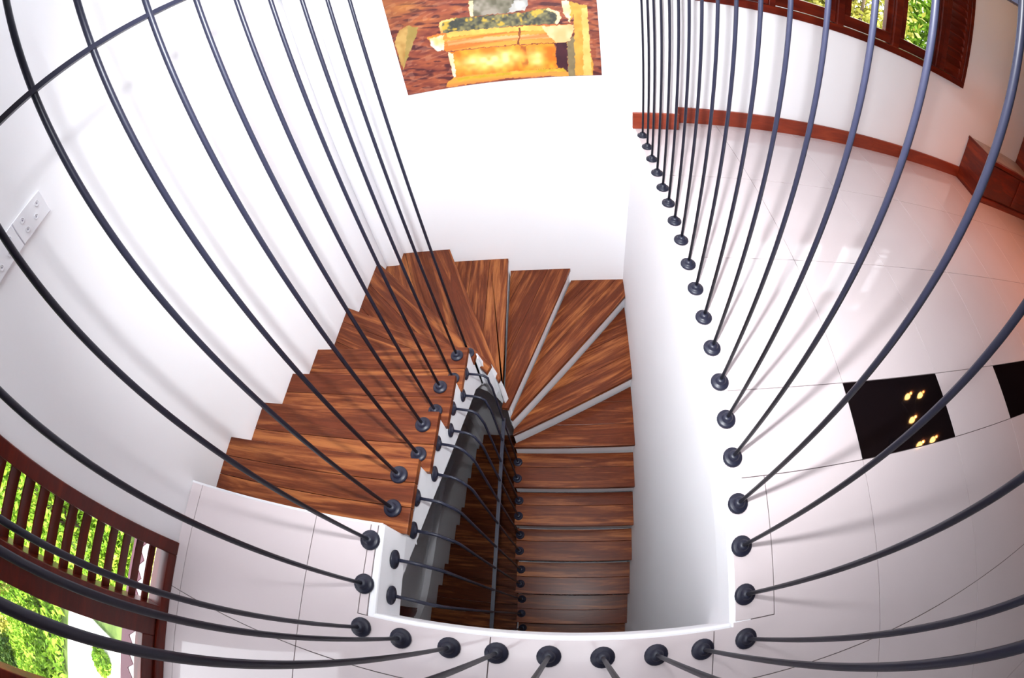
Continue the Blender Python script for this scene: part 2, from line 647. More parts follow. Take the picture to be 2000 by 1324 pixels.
stair = tag(empty('staircase', (-0.4, 0.9, -3.2)), 'winding staircase of stained wooden treads and white risers round a narrow well', 'staircase')
TH = 0.026
WIDTHS = dict(T1=[0.075, 0.075], T2=[0.12], T3=[0.095], T4=[0.11], W1=[0.09, 0.12], W2=[0.14, 0.13], W3=[0.12, 0.17, 0.16], W4=[0.12, 0.12], W5=[0.14, 0.14],
              W6=[0.13, 0.13], W7=[0.15, 0.15], W8=[0.14, 0.15], S1=[0.13], S2=[0.13], S3=[0.125], S4=[0.115], S5=[0.10], S6=[0.11], S7=[0.1])


def make_tread(key, poly, edge, z, x_in=None, depth=0.12, widths=(0.12,)):
    (ax, ay), (bx, by) = edge
    dx, dy = bx - ax, by - ay
    ln = math.hypot(dx, dy)
    dx, dy = dx / ln, dy / ln
    nx, ny = -dy, dx
    c = (sum(p[0] for p in poly) / len(poly), sum(p[1] for p in poly) / len(poly))
    d0 = nx * ax + ny * ay
    if nx * c[0] + ny * c[1] < d0:
        nx, ny, d0 = -nx, -ny, -d0
    t = empty('tread', (c[0], c[1], z), stair)
    cuts = [0.0]
    for wd in widths:
        cuts.append(cuts[-1] + wd)
    cuts.append(9.0)
    for a, b in zip(cuts[:-1], cuts[1:]):
        pl = clip(poly, (nx, ny), d0 + a + (0.0006 if a else -1))
        pl = clip(pl, (-nx, -ny), -(d0 + b - 0.0006)) if pl else pl
        if len(pl) < 3 or area(pl) < 0.0006:
            continue
        MB().prism(pl, z - TH, z).build('board', TEAK, t, rot=math.atan2(dy, dx), bevel=0.0022)
    rp = clip(poly, (nx, ny), d0 + 0.010)
    if x_in is not None:
        rp = clip(rp, x_in[0], x_in[1])
    if len(rp) > 2 and area(rp) > 0.0005:
        MB().prism(rp, z - depth, z - TH).build('riser', PAINT, stair)


for kname, (poly, edge) in TREADS.items():
    if kname[0] == 'T':
        make_tread(kname, poly, edge, ZS[kname], ((-1, 0), 0.476), 0.135, WIDTHS[kname])
    elif kname[0] == 'S':
        make_tread(kname, poly, edge, ZS[kname], ((1, 0), -0.383), 0.135, WIDTHS[kname])
    else:
        inn = ((0, 1), 1.06) if kname in ('W2', 'W3', 'W4') else (((-1, 0), 0.476) if kname == 'W1' else ((1, 0), -0.383))
        make_tread(kname, poly, edge, ZS[kname], inn, 0.24 if kname != 'W1' else 0.135, WIDTHS[kname])

# landing riser, soffits and the white string that carries the treads
MB().box(XL, -0.476, 0.176, 0.183, -1.26, -1.0).build('riser', PAINT, stair)
m = MB()
m.xprism([(0.06, -1.14), (0.97, -1.655), (0.97, -1.68), (0.06, -1.165)], XL, -0.50)
m.build('soffit', PLASTER, stair)
m = MB()
m.xprism([(0.97, -2.60), (-0.49, -3.29), (-0.49, -3.34), (0.97, -2.66)], -0.38, 0.322)
m.build('soffit', PLASTER, stair)
top = [(0.183, -1.0 - TH)]
for i, kk in enumerate(('T1', 'T2', 'T3', 'T4')):
    top += [(yl[i], ZS[kk] - TH), (yl[i + 1], ZS[kk] - TH)]
top += [(1.047, ZS['W1'] - TH), (1.09, ZS['W1'] - TH)]
bot = [(1.075, -1.80), (1.03, -1.752), (0.975, -1.690), (0.814, -1.606), (0.549, -1.459), (0.34, -1.336), (0.06, -1.175), (0.02, -1.165), (WELL_B, -1.165)]
m = MB()
m.xprism([(WELL_B, -1.02), (0.175, -1.02)] + top[1:] + bot, -0.520, -0.474)
m.build('string', PAINT, stair)
# the string turns round the head of the well below the winders
path = [(-0.474, 1.060, -1.596, -1.790), (-0.474, 1.085, -1.596, -1.83), (-0.462, 1.098, -1.62, -1.88), (-0.445, 1.094, -1.709, -1.95), (-0.424, 1.098, -1.712, -2.03),
        (-0.408, 1.098, -1.825, -2.10), (-0.398, 1.092, -1.94, -2.17), (-0.392, 1.078, -2.055, -2.22), (-0.389, 1.055, -2.17, -2.25)]
m = MB()
cx, cy = -0.43, 1.0
for x, y, zt, zb in path:
    ox, oy = x - cx, y - cy
    l = math.hypot(ox, oy)
    ox, oy = ox / l * 0.03, oy / l * 0.03
    m.v += [(x, y, zt), (x, y, zb), (x + ox, y + oy, zb), (x + ox, y + oy, zt)]
for i in range(len(path) - 1):
    a = 4 * i
    for q in range(4):
        m.f.append([a + q, a + (q + 1) % 4, a + 4 + (q + 1) % 4, a + 4 + q])
m.f += [[0, 3, 2, 1], [4 * (len(path) - 1) + q for q in range(4)]]
m.build('string', PAINT, stair)

# the next flight down, seen through the well
yd = [-0.26, -0.045, 0.174, 0.392, 0.610, 0.825, 1.04, 1.40, 1.62, 1.84, 2.07]
for i in range(10):
    z = -3.66 - 0.113 * i
    a, b = yd[i], yd[i + 1]
    make_tread('L', [(-1.178, a), (-0.46, a), (-0.46, b), (-1.178, b)], ((-0.46, b), (-1.178, b)), z, None, 0.16, (0.11,))
m = MB()
m.xprism([(-0.30, -3.28), (0.0, -3.50), (0.16, -3.54), (0.62, -3.575), (1.11, -3.61), (1.40, -3.80), (1.40, -4.7), (-0.30, -4.3)], XL, -1.180)
struct(m.build('trim_3', PLASTER), 'grey plaster plinth along the wall beside the lowest flight', 'trim')
m = MB()
m.box(-1.3, 0.5, -3.2, 2.1, -5.2, -5.1)
struct(m.build('floor_lower', GROUT), 'shadowed floor at the foot of the stairwell', 'floor')
m = MB()
m.box(0.44, 0.56, -3.2, WELL_B - 0.2, -5.2, -1.16)
m.box(XL, 0.44, -3.2, -3.08, -5.2, -1.16)
struct(m.build('wall_lower', PLASTER), 'plaster walls closing the lower storey below the landing', 'wall')
# dark doorway low in the left wall
m = MB()
m.box(XL - 0.004, XL + 0.006, -0.42, -0.068, -4.3, -3.05)
d1 = struct(m.build('door_1', DARKWOOD), 'dark wooden door low in the left wall under the landing', 'door')
for q in range(5):
    MB().box(XL + 0.004, XL + 0.012, -0.41 + q * 0.068, -0.36 + q * 0.068, -4.3, -3.06).build('board', DARKWOOD, d1)

# ---------------------------------------------------------------- railings
RR = 0.0051
FL = [(0.0266, 0.0), (0.0272, 0.004), (0.0262, 0.0075), (0.0225, 0.010), (0.0165, 0.0115), (0.0150, 0.014), (0.0140, 0.019), (0.0100, 0.0225), (0.0062, 0.0235)]


def rod(parent, x, y, z, ztop, lean=0.0):
    pass
    o = MB().tube([(x, y, z + 0.002), (x, y, (z + ztop) / 2), (x, y, ztop)], RR, 10).build('rod', IRON, parent, smooth=True)
    MB().lathe(FL, (x, y, z)).build('flange', IRON, o, smooth=True)
    return o


R_RIGHT = [(0.365, 1.974), (0.367, 1.851), (0.367, 1.731), (0.368, 1.609), (0.370, 1.492), (0.372, 1.382), (0.373, 1.268), (0.376, 1.159), (0.376, 1.036), (0.378, 0.924),
           (0.381, 0.807), (0.385, 0.695), (0.387, 0.582), (0.386, 0.469), (0.388, 0.362), (0.388, 0.240), (0.389, 0.132), (0.393, 0.011), (0.396, -0.101)]
R_NEAR = [(0.290, -0.109), (0.183, -0.109), (0.066, -0.108), (-0.050, -0.106), (-0.164, -0.106), (-0.271, -0.107), (-0.388, -0.105)]
R_LAND = [(-0.493, -0.100), (-0.500, 0.016), (-0.502, 0.133)]
R_STAIR = [(-0.509, 0.252, 'T1'), (-0.508, 0.355, 'T1'), (-0.505, 0.466, 'T2'), (-0.508, 0.572, 'T2'), (-0.517, 0.682, 'T3'), (-0.515, 0.782, 'T3'),
           (-0.510, 0.889, 'T4'), (-0.510, 1.002, 'T4'), (-0.497, 1.093, 'W1')]
rail_r = tag(empty('gallery_railing', (0.38, 0.9, -1)), 'long run of dark iron rods along the right floor edge, floor to ceiling', 'railing')
for x, y in R_RIGHT:
    rod(rail_r, x, y, -1.0, CEIL)
MB().prism([(0.359, 2.075), (0.371, 2.075), (0.402, -0.10), (0.390, -0.10)], 0.086, 0.094).build('rail', IRON, rail_r)
rail_n = tag(empty('gallery_railing', (-0.05, -0.107, -1)), 'short run of dark iron rods across the near edge of the stairwell', 'railing')
for x, y in R_NEAR:
    rod(rail_n, x, y, -1.0, CEIL)
rail_l = tag(empty('stair_railing', (-0.5, 0.5, -1)), 'dark iron rods rising from the left landing and the upper treads, with a flat rail', 'railing')
for x, y in R_LAND:
    rod(rail_l, x, y, -1.0, CEIL)
for x, y, kk in R_STAIR:
    rod(rail_l, x, y, ZS[kk], CEIL)
MB().prism([(-0.514, 1.12), (-0.502, 1.12), (-0.503, 0.5), (-0.490, -0.12), (-0.502, -0.12), (-0.515, 0.5)], 0.107, 0.115).build('rail', IRON, rail_l)

rail_s = tag(empty('stair_railing', (-0.36, 0.4, -2.7)), 'lower dark iron rods bent from the white string down to the right flight', 'railing')
LOW = [(0.913, 'S1', 0.938, -1.495), (0.807, 'S1', 0.836, -1.498), (0.698, 'S2', 0.725, -1.403), (0.599, 'S2', 0.639, -1.412), (0.499, 'S3', 0.537, -1.299),
       (0.395, 'S3', 0.431, -1.311), (0.286, 'S4', 0.310, -1.188), (0.189, 'S4', 0.211, -1.202), (0.089, 'S5', 0.102, -1.083), (-0.012, 'S5', 0.001, -1.083)]
FS = [(0.0266, 0.0), (0.0272, 0.003), (0.0264, 0.006), (0.0215, 0.0085), (0.0120, 0.0095), (0.0110, 0.013), (0.0080, 0.0145), (0.0060, 0.015)]
for y, kk, ys_, zs_ in LOW:
    x = -0.342 - 0.034 * y
    yb = y + 0.35 * (ys_ - y)
    p = [(-0.470, ys_, zs_), (-0.412, ys_ - 0.3 * (ys_ - yb), zs_ - 0.002), (-0.396, ys_ - 0.45 * (ys_ - yb), zs_ - 0.006), (-0.380, ys_ - 0.7 * (ys_ - yb), zs_ - 0.018), (x - 0.006, yb, zs_ - 0.045),
         (x, y + 0.3 * (ys_ - y), zs_ - 0.085), (x, y + 0.15 * (ys_ - y), (zs_ + ZS[kk]) / 2), (x, y, ZS[kk] + 0.002)]
    o = MB().tube(p, RR, 10).build('rod', IRON, rail_s, smooth=True)
    MB().lathe(FL, (x, y, ZS[kk])).build('flange', IRON, o, smooth=True)
    MB().lathe(FS, (-0.474 if ys_ > 0.15 else (-0.468 if ys_ > 0.05 else -0.463), ys_, zs_), 'x').build('flange', IRON, o, smooth=True)
y, kk = -0.118, 'S6'
o = MB().tube([(-0.338, y, ZS[kk]), (-0.338, y, -2.0), (-0.338, y, -1.16)], RR, 10).build('rod', IRON, rail_s, smooth=True)
MB().lathe(FL, (-0.338, y, ZS[kk])).build('flange', IRON, o, smooth=True)
MB().prism([(-0.380, 0.93), (-0.364, 0.93), (-0.328, -0.30), (-0.344, -0.30)], -1.905, -1.893).build('rail', IRON, rail_s)

# ---------------------------------------------------------------- painting
PX0, PX1, PZ0, PZ1 = -0.779, 0.179, -0.692, 0.16
POLY = dict(
 lpost=[(-0.772, -0.38), (-0.733, -0.323), (-0.685, -0.312), (-0.641, -0.331), (-0.65, -0.356), (-0.766, -0.543), (-0.77, -0.517)],
 lpost2=[(-0.685, -0.312), (-0.641, -0.331), (-0.65, -0.356), (-0.766, -0.543), (-0.74, -0.468)],
 torso=[(-0.33, -0.05), (-0.38, -0.241), (-0.39, -0.283), (-0.391, -0.324), (-0.353, -0.329), (-0.215, -0.333), (-0.146, -0.327), (-0.124, -0.3), (-0.121, -0.278), (-0.16, -0.05)],
 torso_hi=[(-0.182, -0.271), (-0.221, -0.332), (-0.146, -0.327), (-0.124, -0.3), (-0.121, -0.278)],
 torso_edge=[(-0.38, -0.241), (-0.39, -0.283), (-0.391, -0.324), (-0.377, -0.326), (-0.366, -0.243)],
 legs=[(-0.528, -0.323), (-0.545, -0.35), (-0.538, -0.39), (-0.41, -0.4), (-0.2, -0.405), (-0.006, -0.411), (0.014, -0.383), (0.006, -0.35), (-0.041, -0.328), (-0.096, -0.33), (-0.147, -0.34), (-0.335, -0.333), (-0.462, -0.322), (-0.501, -0.321)],
 legrim=[(-0.041, -0.328), (0.006, -0.35), (0.014, -0.383), (-0.003, -0.413), (-0.015, -0.407), (-0.003, -0.379), (-0.012, -0.353), (-0.048, -0.336)],
 legrimL=[(-0.528, -0.323), (-0.545, -0.35), (-0.538, -0.39), (-0.528, -0.39), (-0.532, -0.354), (-0.516, -0.332), (-0.463, -0.331), (-0.468, -0.321)],
 slab=[(-0.61, -0.393), (-0.514, -0.391), (-0.2, -0.408), (0.062, -0.419), (0.062, -0.459), (0.042, -0.502), (0.01, -0.511), (-0.028, -0.509), (-0.2, -0.505), (-0.534, -0.491), (-0.557, -0.467), (-0.6, -0.446)],
 slabtop=[(-0.514, -0.391), (-0.2, -0.408), (-0.075, -0.416), (-0.072, -0.44), (-0.191, -0.435), (-0.52, -0.417)],
 slabpink=[(-0.523, -0.435), (-0.194, -0.455), (-0.049, -0.463), (-0.045, -0.482), (-0.197, -0.479), (-0.522, -0.462)],
 slableft=[(-0.604, -0.405), (-0.53, -0.399), (-0.545, -0.481), (-0.577, -0.483), (-0.605, -0.437)],
 block=[(-0.529, -0.496), (-0.201, -0.508), (-0.029, -0.513), (-0.029, -0.647), (-0.519, -0.64), (-0.509, -0.519)],
 blockL=[(-0.529, -0.496), (-0.504, -0.508), (-0.515, -0.641), (-0.528, -0.637)],
 blockshade=[(-0.189, -0.513), (-0.16, -0.515), (-0.164, -0.629), (-0.198, -0.633)],
 base=[(-0.529, -0.636), (0.004, -0.649), (0.033, -0.692), (-0.125, -0.685), (-0.257, -0.682), (-0.575, -0.688), (-0.57, -0.665)],
 baseolive=[(-0.51, -0.644), (0.004, -0.649), (0.015, -0.668), (-0.188, -0.661), (-0.513, -0.663)],
 dark=[(-0.026, -0.513), (0.03, -0.501), (0.018, -0.672), (0.001, -0.648), (-0.028, -0.639)],
 rpost=[(0.022, -0.29), (0.055, -0.295), (0.132, -0.323), (0.133, -0.439), (0.132, -0.586), (0.142, -0.639), (0.136, -0.697), (0.02, -0.693), (0.029, -0.508), (0.063, -0.488), (0.07, -0.364), (0.051, -0.407), (0.024, -0.355)],
 rpostlight=[(0.022, -0.29), (0.055, -0.295), (0.06, -0.335), (0.051, -0.407), (0.024, -0.355)],
 rpostgrey=[(0.03, -0.501), (0.063, -0.482), (0.052, -0.695), (0.02, -0.693)],
 rposthi=[(0.107, -0.337), (0.132, -0.33), (0.133, -0.439), (0.132, -0.586), (0.132, -0.695), (0.093, -0.694)],
 broken=[(-0.082, -0.42), (0.065, -0.419), (0.062, -0.455), (0.042, -0.502), (0.003, -0.513), (-0.022, -0.506), (-0.056, -0.466)],
 crack=[(-0.186, -0.418), (-0.178, -0.418), (-0.178, -0.459), (-0.191, -0.506), (-0.2, -0.505), (-0.188, -0.462)],
)
PCOL = dict(lpost=((188, 152, 88), (160, 120, 62)), lpost2=((150, 128, 66), (168, 140, 84)), torso=((96, 92, 74), (150, 142, 128)), torso_hi=((150, 152, 150), (214, 206, 196)),
            torso_edge=((250, 226, 170), (232, 200, 130)), legs=((62, 64, 58), (132, 124, 84)), legrim=((252, 226, 170), (244, 206, 130)), legrimL=((244, 200, 130), (220, 150, 80)),
            slab=((232, 150, 62), (216, 110, 46)), slabtop=((240, 190, 92), (226, 166, 80)), slabpink=((240, 168, 112), (226, 128, 70)), slableft=((248, 226, 196), (206, 186, 120)),
            block=((232, 150, 40), (206, 106, 24)), blockL=((250, 226, 190), (240, 200, 150)), blockhi=((250, 214, 110), (255, 238, 170)), blockhi2=((250, 214, 120), (255, 236, 180)),
            blockshade=((190, 110, 40), (150, 80, 36)), base=((226, 150, 60), (206, 130, 60)), baseolive=((186, 152, 40), (206, 170, 62)), dark=((72, 30, 40), (56, 24, 34)),
            rpost=((218, 162, 70), (200, 140, 54)), rpostlight=((246, 226, 180), (206, 190, 130)), rpostgrey=((140, 124, 88), (120, 104, 76)), rposthi=((232, 190, 110), (220, 172, 90)),
            broken=((244, 192, 142), (236, 172, 116)), crack=((110, 60, 36), (140, 80, 40)))


def vnoise(x, y, seed):
    xi, yi = np.floor(x).astype(np.int64), np.floor(y).astype(np.int64)
    fx, fy = x - xi, y - yi
    fx, fy = fx * fx * (3 - 2 * fx), fy * fy * (3 - 2 * fy)

    def h(a, b):
        v = np.sin(a * 127.1 + b * 311.7 + seed * 74.7) * 43758.5453
        return v - np.floor(v)
    return (h(xi, yi) * (1 - fx) + h(xi + 1, yi) * fx) * (1 - fy) + (h(xi, yi + 1) * (1 - fx) + h(xi + 1, yi + 1) * fx) * fy


def inside(px, pz, poly):
    r = np.zeros(px.shape, bool)
    n = len(poly)
    for i in range(n):
        (x1, z1), (x2, z2) = poly[i], poly[(i + 1) % n]
        if z1 == z2:
            continue
        c = ((z1 > pz) != (z2 > pz)) & (px < (x2 - x1) * (pz - z1) / (z2 - z1) + x1)
        r ^= c
    return r


NXP, NZP = 330, 290
gx, gz = np.meshgrid(np.linspace(PX0, PX1, NXP), np.linspace(PZ0, PZ1, NZP))
jx = gx + (vnoise(gx * 90, gz * 90, 3) - 0.5) * 0.008
jz = gz + (vnoise(gx * 90, gz * 90, 5) - 0.5) * 0.008
st = vnoise(gx * 14, gz * 60 + gx * 10, 1) * 0.6 + vnoise(gx * 40, gz * 120, 2) * 0.4
st2 = vnoise(gx * 9, gz * 30, 9)
bgc = np.array([96, 42, 40])[None, None] * (1 - st[..., None]) + np.array([176, 96, 60])[None, None] * st[..., None]
hot = np.clip((st2 - 0.6) * 3, 0, 1)[..., None] * np.clip((gz + 0.55) * 3, 0, 1)[..., None]
bgc = bgc * (1 - hot * 0.55) + np.array([206, 130, 66])[None, None] * hot * 0.55
dk = np.clip((vnoise(gx * 22, gz * 95 + gx * 14, 41) - 0.60) * 4, 0, 0.75)[..., None]
lt = np.clip((vnoise(gx * 30, gz * 100 - gx * 20, 43) - 0.70) * 5, 0, 0.28)[..., None]
bgc = bgc * (1 - dk) + np.array([58, 24, 34])[None, None] * dk
bgc = bgc * (1 - lt) + np.array([206, 150, 120])[None, None] * lt
oc = np.clip((-0.45 - gx) * 2.5, 0, 1)[..., None] * np.clip((gz + 0.36) * 6, 0, 1)[..., None] * (0.3 + 0.5 * st2[..., None])
bgc = bgc * (1 - oc) + np.array([168, 116, 54])[None, None] * oc
img = bgc
for kname, poly in POLY.items():
    c1, c2 = PCOL[kname]
    f = {'legs': 34, 'torso': 22, 'base': 14, 'slab': 16}.get(kname, 18)
    nn = np.clip((vnoise(gx * f, gz * f * 1.3, len(kname)) * 0.6 + vnoise(gx * f * 3, gz * f * 3, len(kname) + 1) * 0.4 - 0.5) * 2.2 + 0.5, 0, 1)
    if kname in ('slab', 'slabpink', 'base'):
        nn = np.clip((vnoise(gx * 4, gz * 110, 4) - 0.5) * 2 + 0.5, 0, 1)
    mk = inside(jx, jz, poly)
    cc = np.array(c1)[None, None] * (1 - nn[..., None]) + np.array(c2)[None, None] * nn[..., None]
    if kname == 'legs':
        ye = np.clip((vnoise(gx * 30, gz * 44, 21) * 0.6 + vnoise(gx * 90, gz * 90, 22) * 0.4 - 0.58) * 5, 0, 0.85)[..., None]
        cc = cc * (1 - ye) + np.array([206, 170, 60])[None, None] * ye
    if kname == 'block':
        def glow(px_, pz_, sx, sz):
            return np.exp(-((gx - px_) / sx) ** 2 - ((gz - pz_) / sz) ** 2)
        g_ = np.clip(0.95 * glow(-0.36, -0.575, 0.13, 0.045) + 0.9 * glow(-0.125, -0.585, 0.035, 0.045) + 0.4 * glow(-0.25, -0.56, 0.06, 0.04), 0, 1)
        g_ = np.clip(g_ * (0.55 + 0.9 * vnoise(gx * 38, gz * 46, 31)), 0, 1)[..., None]
        cc = cc * (1 - g_) + np.array([250, 222, 140])[None, None] * g_
    if kname == 'blockshade':
        a_ = np.clip(nn * 1.1 - 0.1, 0, 0.8)[..., None] * mk[..., None]
        img = img * (1 - a_) + cc * a_
        continue
    img = np.where(mk[..., None], cc, img)
img = np.clip(img / 255.0, 0, 1)
lin = np.where(img <= 0.04045, img / 12.92, ((img + 0.055) / 1.055) ** 2.4)
pnt = tag(empty('painting', ((PX0 + PX1) / 2, YF, PZ0)), 'large unframed painting of a stone figure seated on an orange pedestal, on the stairwell wall', 'painting')
me = bpy.data.meshes.new('picture')
vv = [tuple(W(x, YF - 0.0185, z) - W(0, YF, PZ0)) for x, z in zip(gx.ravel(), gz.ravel())]
ff = [(j * NXP + i, j * NXP + i + 1, (j + 1) * NXP + i + 1, (j + 1) * NXP + i) for j in range(NZP - 1) for i in range(NXP - 1)]
me.from_pydata(vv, [], ff)
att = me.color_attributes.new('paint', 'FLOAT_COLOR', 'POINT')
att.data.foreach_set('color', np.concatenate([lin.reshape(-1, 3), np.ones((NXP * NZP, 1))], 1).astype(np.float32).ravel())
pm, nt, b = new_mat('oil_paint')
va = nt.nodes.new('ShaderNodeVertexColor')
va.layer_name = 'paint'
nt.links.new(va.outputs[0], b.inputs['Base Color'])
b.inputs['Roughness'].default_value = 0.55
b.inputs['Specular IOR Level'].default_value = 0.3
me.materials.append(pm)
po = bpy.data.objects.new('picture', me)
COL.objects.link(po)
place(po, W(0, YF, PZ0), pnt)
MB().box(PX0, PX1, YF - 0.018, YF + 0.001, PZ0, PZ1).build('canvas', EAVEWHITE, pnt)

# ---------------------------------------------------------------- window in the far room wall
w1 = struct(empty('window_1', ((WX0 + WX1) / 2, YR, WZ0)), 'mahogany window with glazed sashes and a louvred shutter, over the baseboard', 'window')


def fr(x0, x1, z0, z1, y0=YR - 0.025, y1=YR + 0.05, name='frame', par=None):
    vert = (z1 - z0) > (x1 - x0)
    mb = MB().box(x0, x1, y0, y1, z0, z1)
    return mb.build(name, MAHOG, par or w1, bevel=0.004)


fr(WX0, WX1, WZ0, -0.232)                       # sill rail
fr(WX0, WX1, WZ1 - 0.05, WZ1)
for a, b_ in ((WX0, WX0 + 0.05), (1.06, 1.10), (1.50, 1.548), (1.945, 2.005), (2.385, 2.435), (2.715, WX1)):
    fr(a, b_, -0.232, WZ1 - 0.05)
for a, b_, p0, p1 in ((1.10, 1.50, 1.16, 1.442), (1.548, 1.945, 1.606, 1.888), (2.005, 2.385, 2.061, 2.345)):
    sa = empty('sash', ((a + b_) / 2, YR, -0.2), w1)
    fr(a + 0.002, b_ - 0.002, -0.228, -0.157, YR - 0.005, YR + 0.035, 'sash_rail', sa)
    fr(a + 0.002, b_ - 0.002, WZ1 - 0.12, WZ1 - 0.054, YR - 0.005, YR + 0.035, 'sash_rail', sa)
    fr(a + 0.002, p0, -0.157, WZ1 - 0.12, YR - 0.005, YR + 0.035, 'sash_stile', sa)
    fr(p1, b_ - 0.002, -0.157, WZ1 - 0.12, YR - 0.005, YR + 0.035, 'sash_stile', sa)
    MB().box(p0 - 0.004, p1 + 0.004, YR + 0.012, YR + 0.017, -0.161, WZ1 - 0.116).build('pane', GLASS, sa)
for a, b_ in ((2.435, 2.715), (WX0 + 0.05, 1.06)):
    sh = empty('shutter', ((a + b_) / 2, YR, -0.2), w1)
    fr(a + 0.002, a + 0.055, -0.230, WZ1 - 0.052, YR - 0.02, YR + 0.03, 'stile', sh)
    fr(b_ - 0.045, b_ - 0.002, -0.230, WZ1 - 0.052, YR - 0.02, YR + 0.03, 'stile', sh)
    fr(a + 0.055, b_ - 0.045, -0.230, -0.185, YR - 0.02, YR + 0.03, 'rail', sh)
    fr(a + 0.055, b_ - 0.045, WZ1 - 0.10, WZ1 - 0.052, YR - 0.02, YR + 0.03, 'rail', sh)
    z = -0.195
    while z < WZ1 - 0.13:
        MB().xprism([(YR - 0.024, z - 0.000), (YR - 0.024, z - 0.010), (YR + 0.018, z + 0.050), (YR + 0.018, z + 0.064)], a + 0.05, b_ - 0.04).build('slat', MAHOG, sh)
        z += 0.0578

# ---------------------------------------------------------------- tall window in the left wall
w2 = struct(empty('window_2', (XL, -0.6, -1)), 'tall mahogany window of louvres and clear glass in the left wall beside the landing', 'window')


def fl2(y0, y1, z0, z1, x0=XL - 0.07, x1=XL + 0.012, name='frame', par=None):
    mb = MB().box(x0, x1, y0, y1, z0, z1)
    return mb.build(name, MAHOG, par or w2, rot=math.pi / 2, bevel=0.004)


fl2(-0.098, -0.050, -1.0, 0.50)
fl2(-1.16, -1.112, -1.0, 0.50)
fl2(-1.112, -0.098, -1.0, -0.962)
fl2(-1.112, -0.098, 0.455, 0.50)
fl2(-0.345, -0.298, -0.962, 0.455)
lp = empty('louvre_panel', (XL, -0.2, -0.96), w2)
z = -0.916
while z < 0.44:
    MB().yprism([(XL - 0.0470, z - 0.0205), (XL - 0.0415, z - 0.0230), (XL - 0.0190, z + 0.0180), (XL - 0.0245, z + 0.0205)], -0.300, -0.096).build('slat', MAHOG, lp, rot=math.pi / 2)
    z += 0.0567
gp = empty('glazed_panel', (XL, -0.57, -0.96), w2)
fl2(-0.418, -0.347, -0.960, 0.453, XL - 0.05, XL - 0.002, 'sash_stile', gp)
fl2(-0.770, -0.700, -0.960, 0.453, XL - 0.05, XL - 0.002, 'sash_stile', gp)
fl2(-0.700, -0.418, -0.960, -0.905, XL - 0.05, XL - 0.002, 'sash_rail', gp)
fl2(-0.700, -0.418, 0.39, 0.453, XL - 0.05, XL - 0.002, 'sash_rail', gp)
MB().box(XL - 0.030, XL - 0.025, -0.704, -0.414, -0.909, 0.394).build('pane', GLASS, gp)
gp2 = empty('glazed_panel', (XL, -0.95, -0.96), w2)
fl2(-0.840, -0.772, -0.960, 0.453, XL - 0.05, XL - 0.002, 'sash_stile', gp2)
fl2(-1.110, -1.040, -0.960, 0.453, XL - 0.05, XL - 0.002, 'sash_stile', gp2)
fl2(-1.040, -0.840, -0.960, -0.905, XL - 0.05, XL - 0.002, 'sash_rail', gp2)
fl2(-1.040, -0.840, 0.39, 0.453, XL - 0.05, XL - 0.002, 'sash_rail', gp2)
MB().box(XL - 0.030, XL - 0.025, -1.044, -0.836, -0.909, 0.394).build('pane', GLASS, gp2)

# ---------------------------------------------------------------- sockets on the left wall
PLATE = plain('white_socket_plastic', (0.86, 0.86, 0.90, 1), 0.4)


def socket(y0, y1, lab):
    z0, z1 = -0.066, 0.010
    s = tag(MB().box(XL - 0.001, XL + 0.008, y0, y1, z0, z1).build('wall_socket', PLATE, bevel=0.003), lab, 'socket', 'sockets on the left wall')
    c = ((y0 + y1) / 2, (z0 + z1) / 2)
    for dy, dz in ((-0.030, -0.016), (-0.030, 0.016), (0.012, -0.012), (0.034, 0.014)):
        MB().lathe([(0.0085, 0.0), (0.0085, 0.0022), (0.0065, 0.0026), (0.006, 0.0008)], (XL + 0.008, c[0] + dy, c[1] + dz), 'x', 14).build('socket_ring', PLATE, s)
        MB().lathe([(0.0022, 0.0), (0.0022, 0.0016)], (XL + 0.008, c[0] + dy, c[1] + dz), 'x', 8).build('socket_hole', plain('socket_grey', srgb(150, 150, 165), 0.5) if 'socket_grey' not in bpy.data.materials else bpy.data.materials['socket_grey'], s)


socket(0.365, 0.488, 'white wall socket farther from the window, higher in the pair of plates')
socket(0.240, 0.362, 'white wall socket nearer the tall window, lower in the pair of plates')

# ---------------------------------------------------------------- sideboard at the right
sb = tag(empty('sideboard', (3.8, 2.0, -1)), 'low dark wooden sideboard with a grey stone top against the window wall', 'sideboard')
MB().box(3.035, 3.075, 1.872, YR - 0.004, -1.0, -0.632).build('side_panel', DARKWOOD, sb, rot=math.pi / 2, bevel=0.003)
MB().box(4.80, 4.84, 1.872, YR - 0.004, -1.0, -0.632).build('side_panel', DARKWOOD, sb, rot=math.pi / 2, bevel=0.003)
MB().box(3.075, 4.80, 1.885, YR - 0.004, -0.97, -0.632).build('carcass', DARKWOOD, sb)
MB().box(3.028, 4.85, 1.862, 1.90, -0.650, -0.620).build('front_rail', DARKWOOD, sb, bevel=0.003)
MB().box(3.028, 3.05, 1.862, YR - 0.004, -0.635, -0.612).build('edge_strip', DARKWOOD, sb, rot=math.pi / 2, bevel=0.002)
MB().box(3.05, 4.85, 1.90, YR - 0.004, -0.632, -0.618).build('top', STONE, sb, bevel=0.002)
MB().box(3.030, 4.84, 1.866, 1.885, -1.0, -0.955).build('plinth', DARKWOOD, sb, bevel=0.002)
for q in range(3):
    MB().box(3.10 + q * 0.57, 3.64 + q * 0.57, 1.874, 1.886, -0.94, -0.66).build('door', DARKWOOD, sb, bevel=0.004)
up = tag(empty('cupboard', (4.3, 2.1, -0.618)), 'tall dark wooden cupboard standing on the sideboard at the right edge', 'cupboard')
MB().box(3.955, 4.02, 1.98, YR - 0.004, -0.618, 0.7).build('side_panel', DARKWOOD, up, rot=math.pi / 2, bevel=0.003)
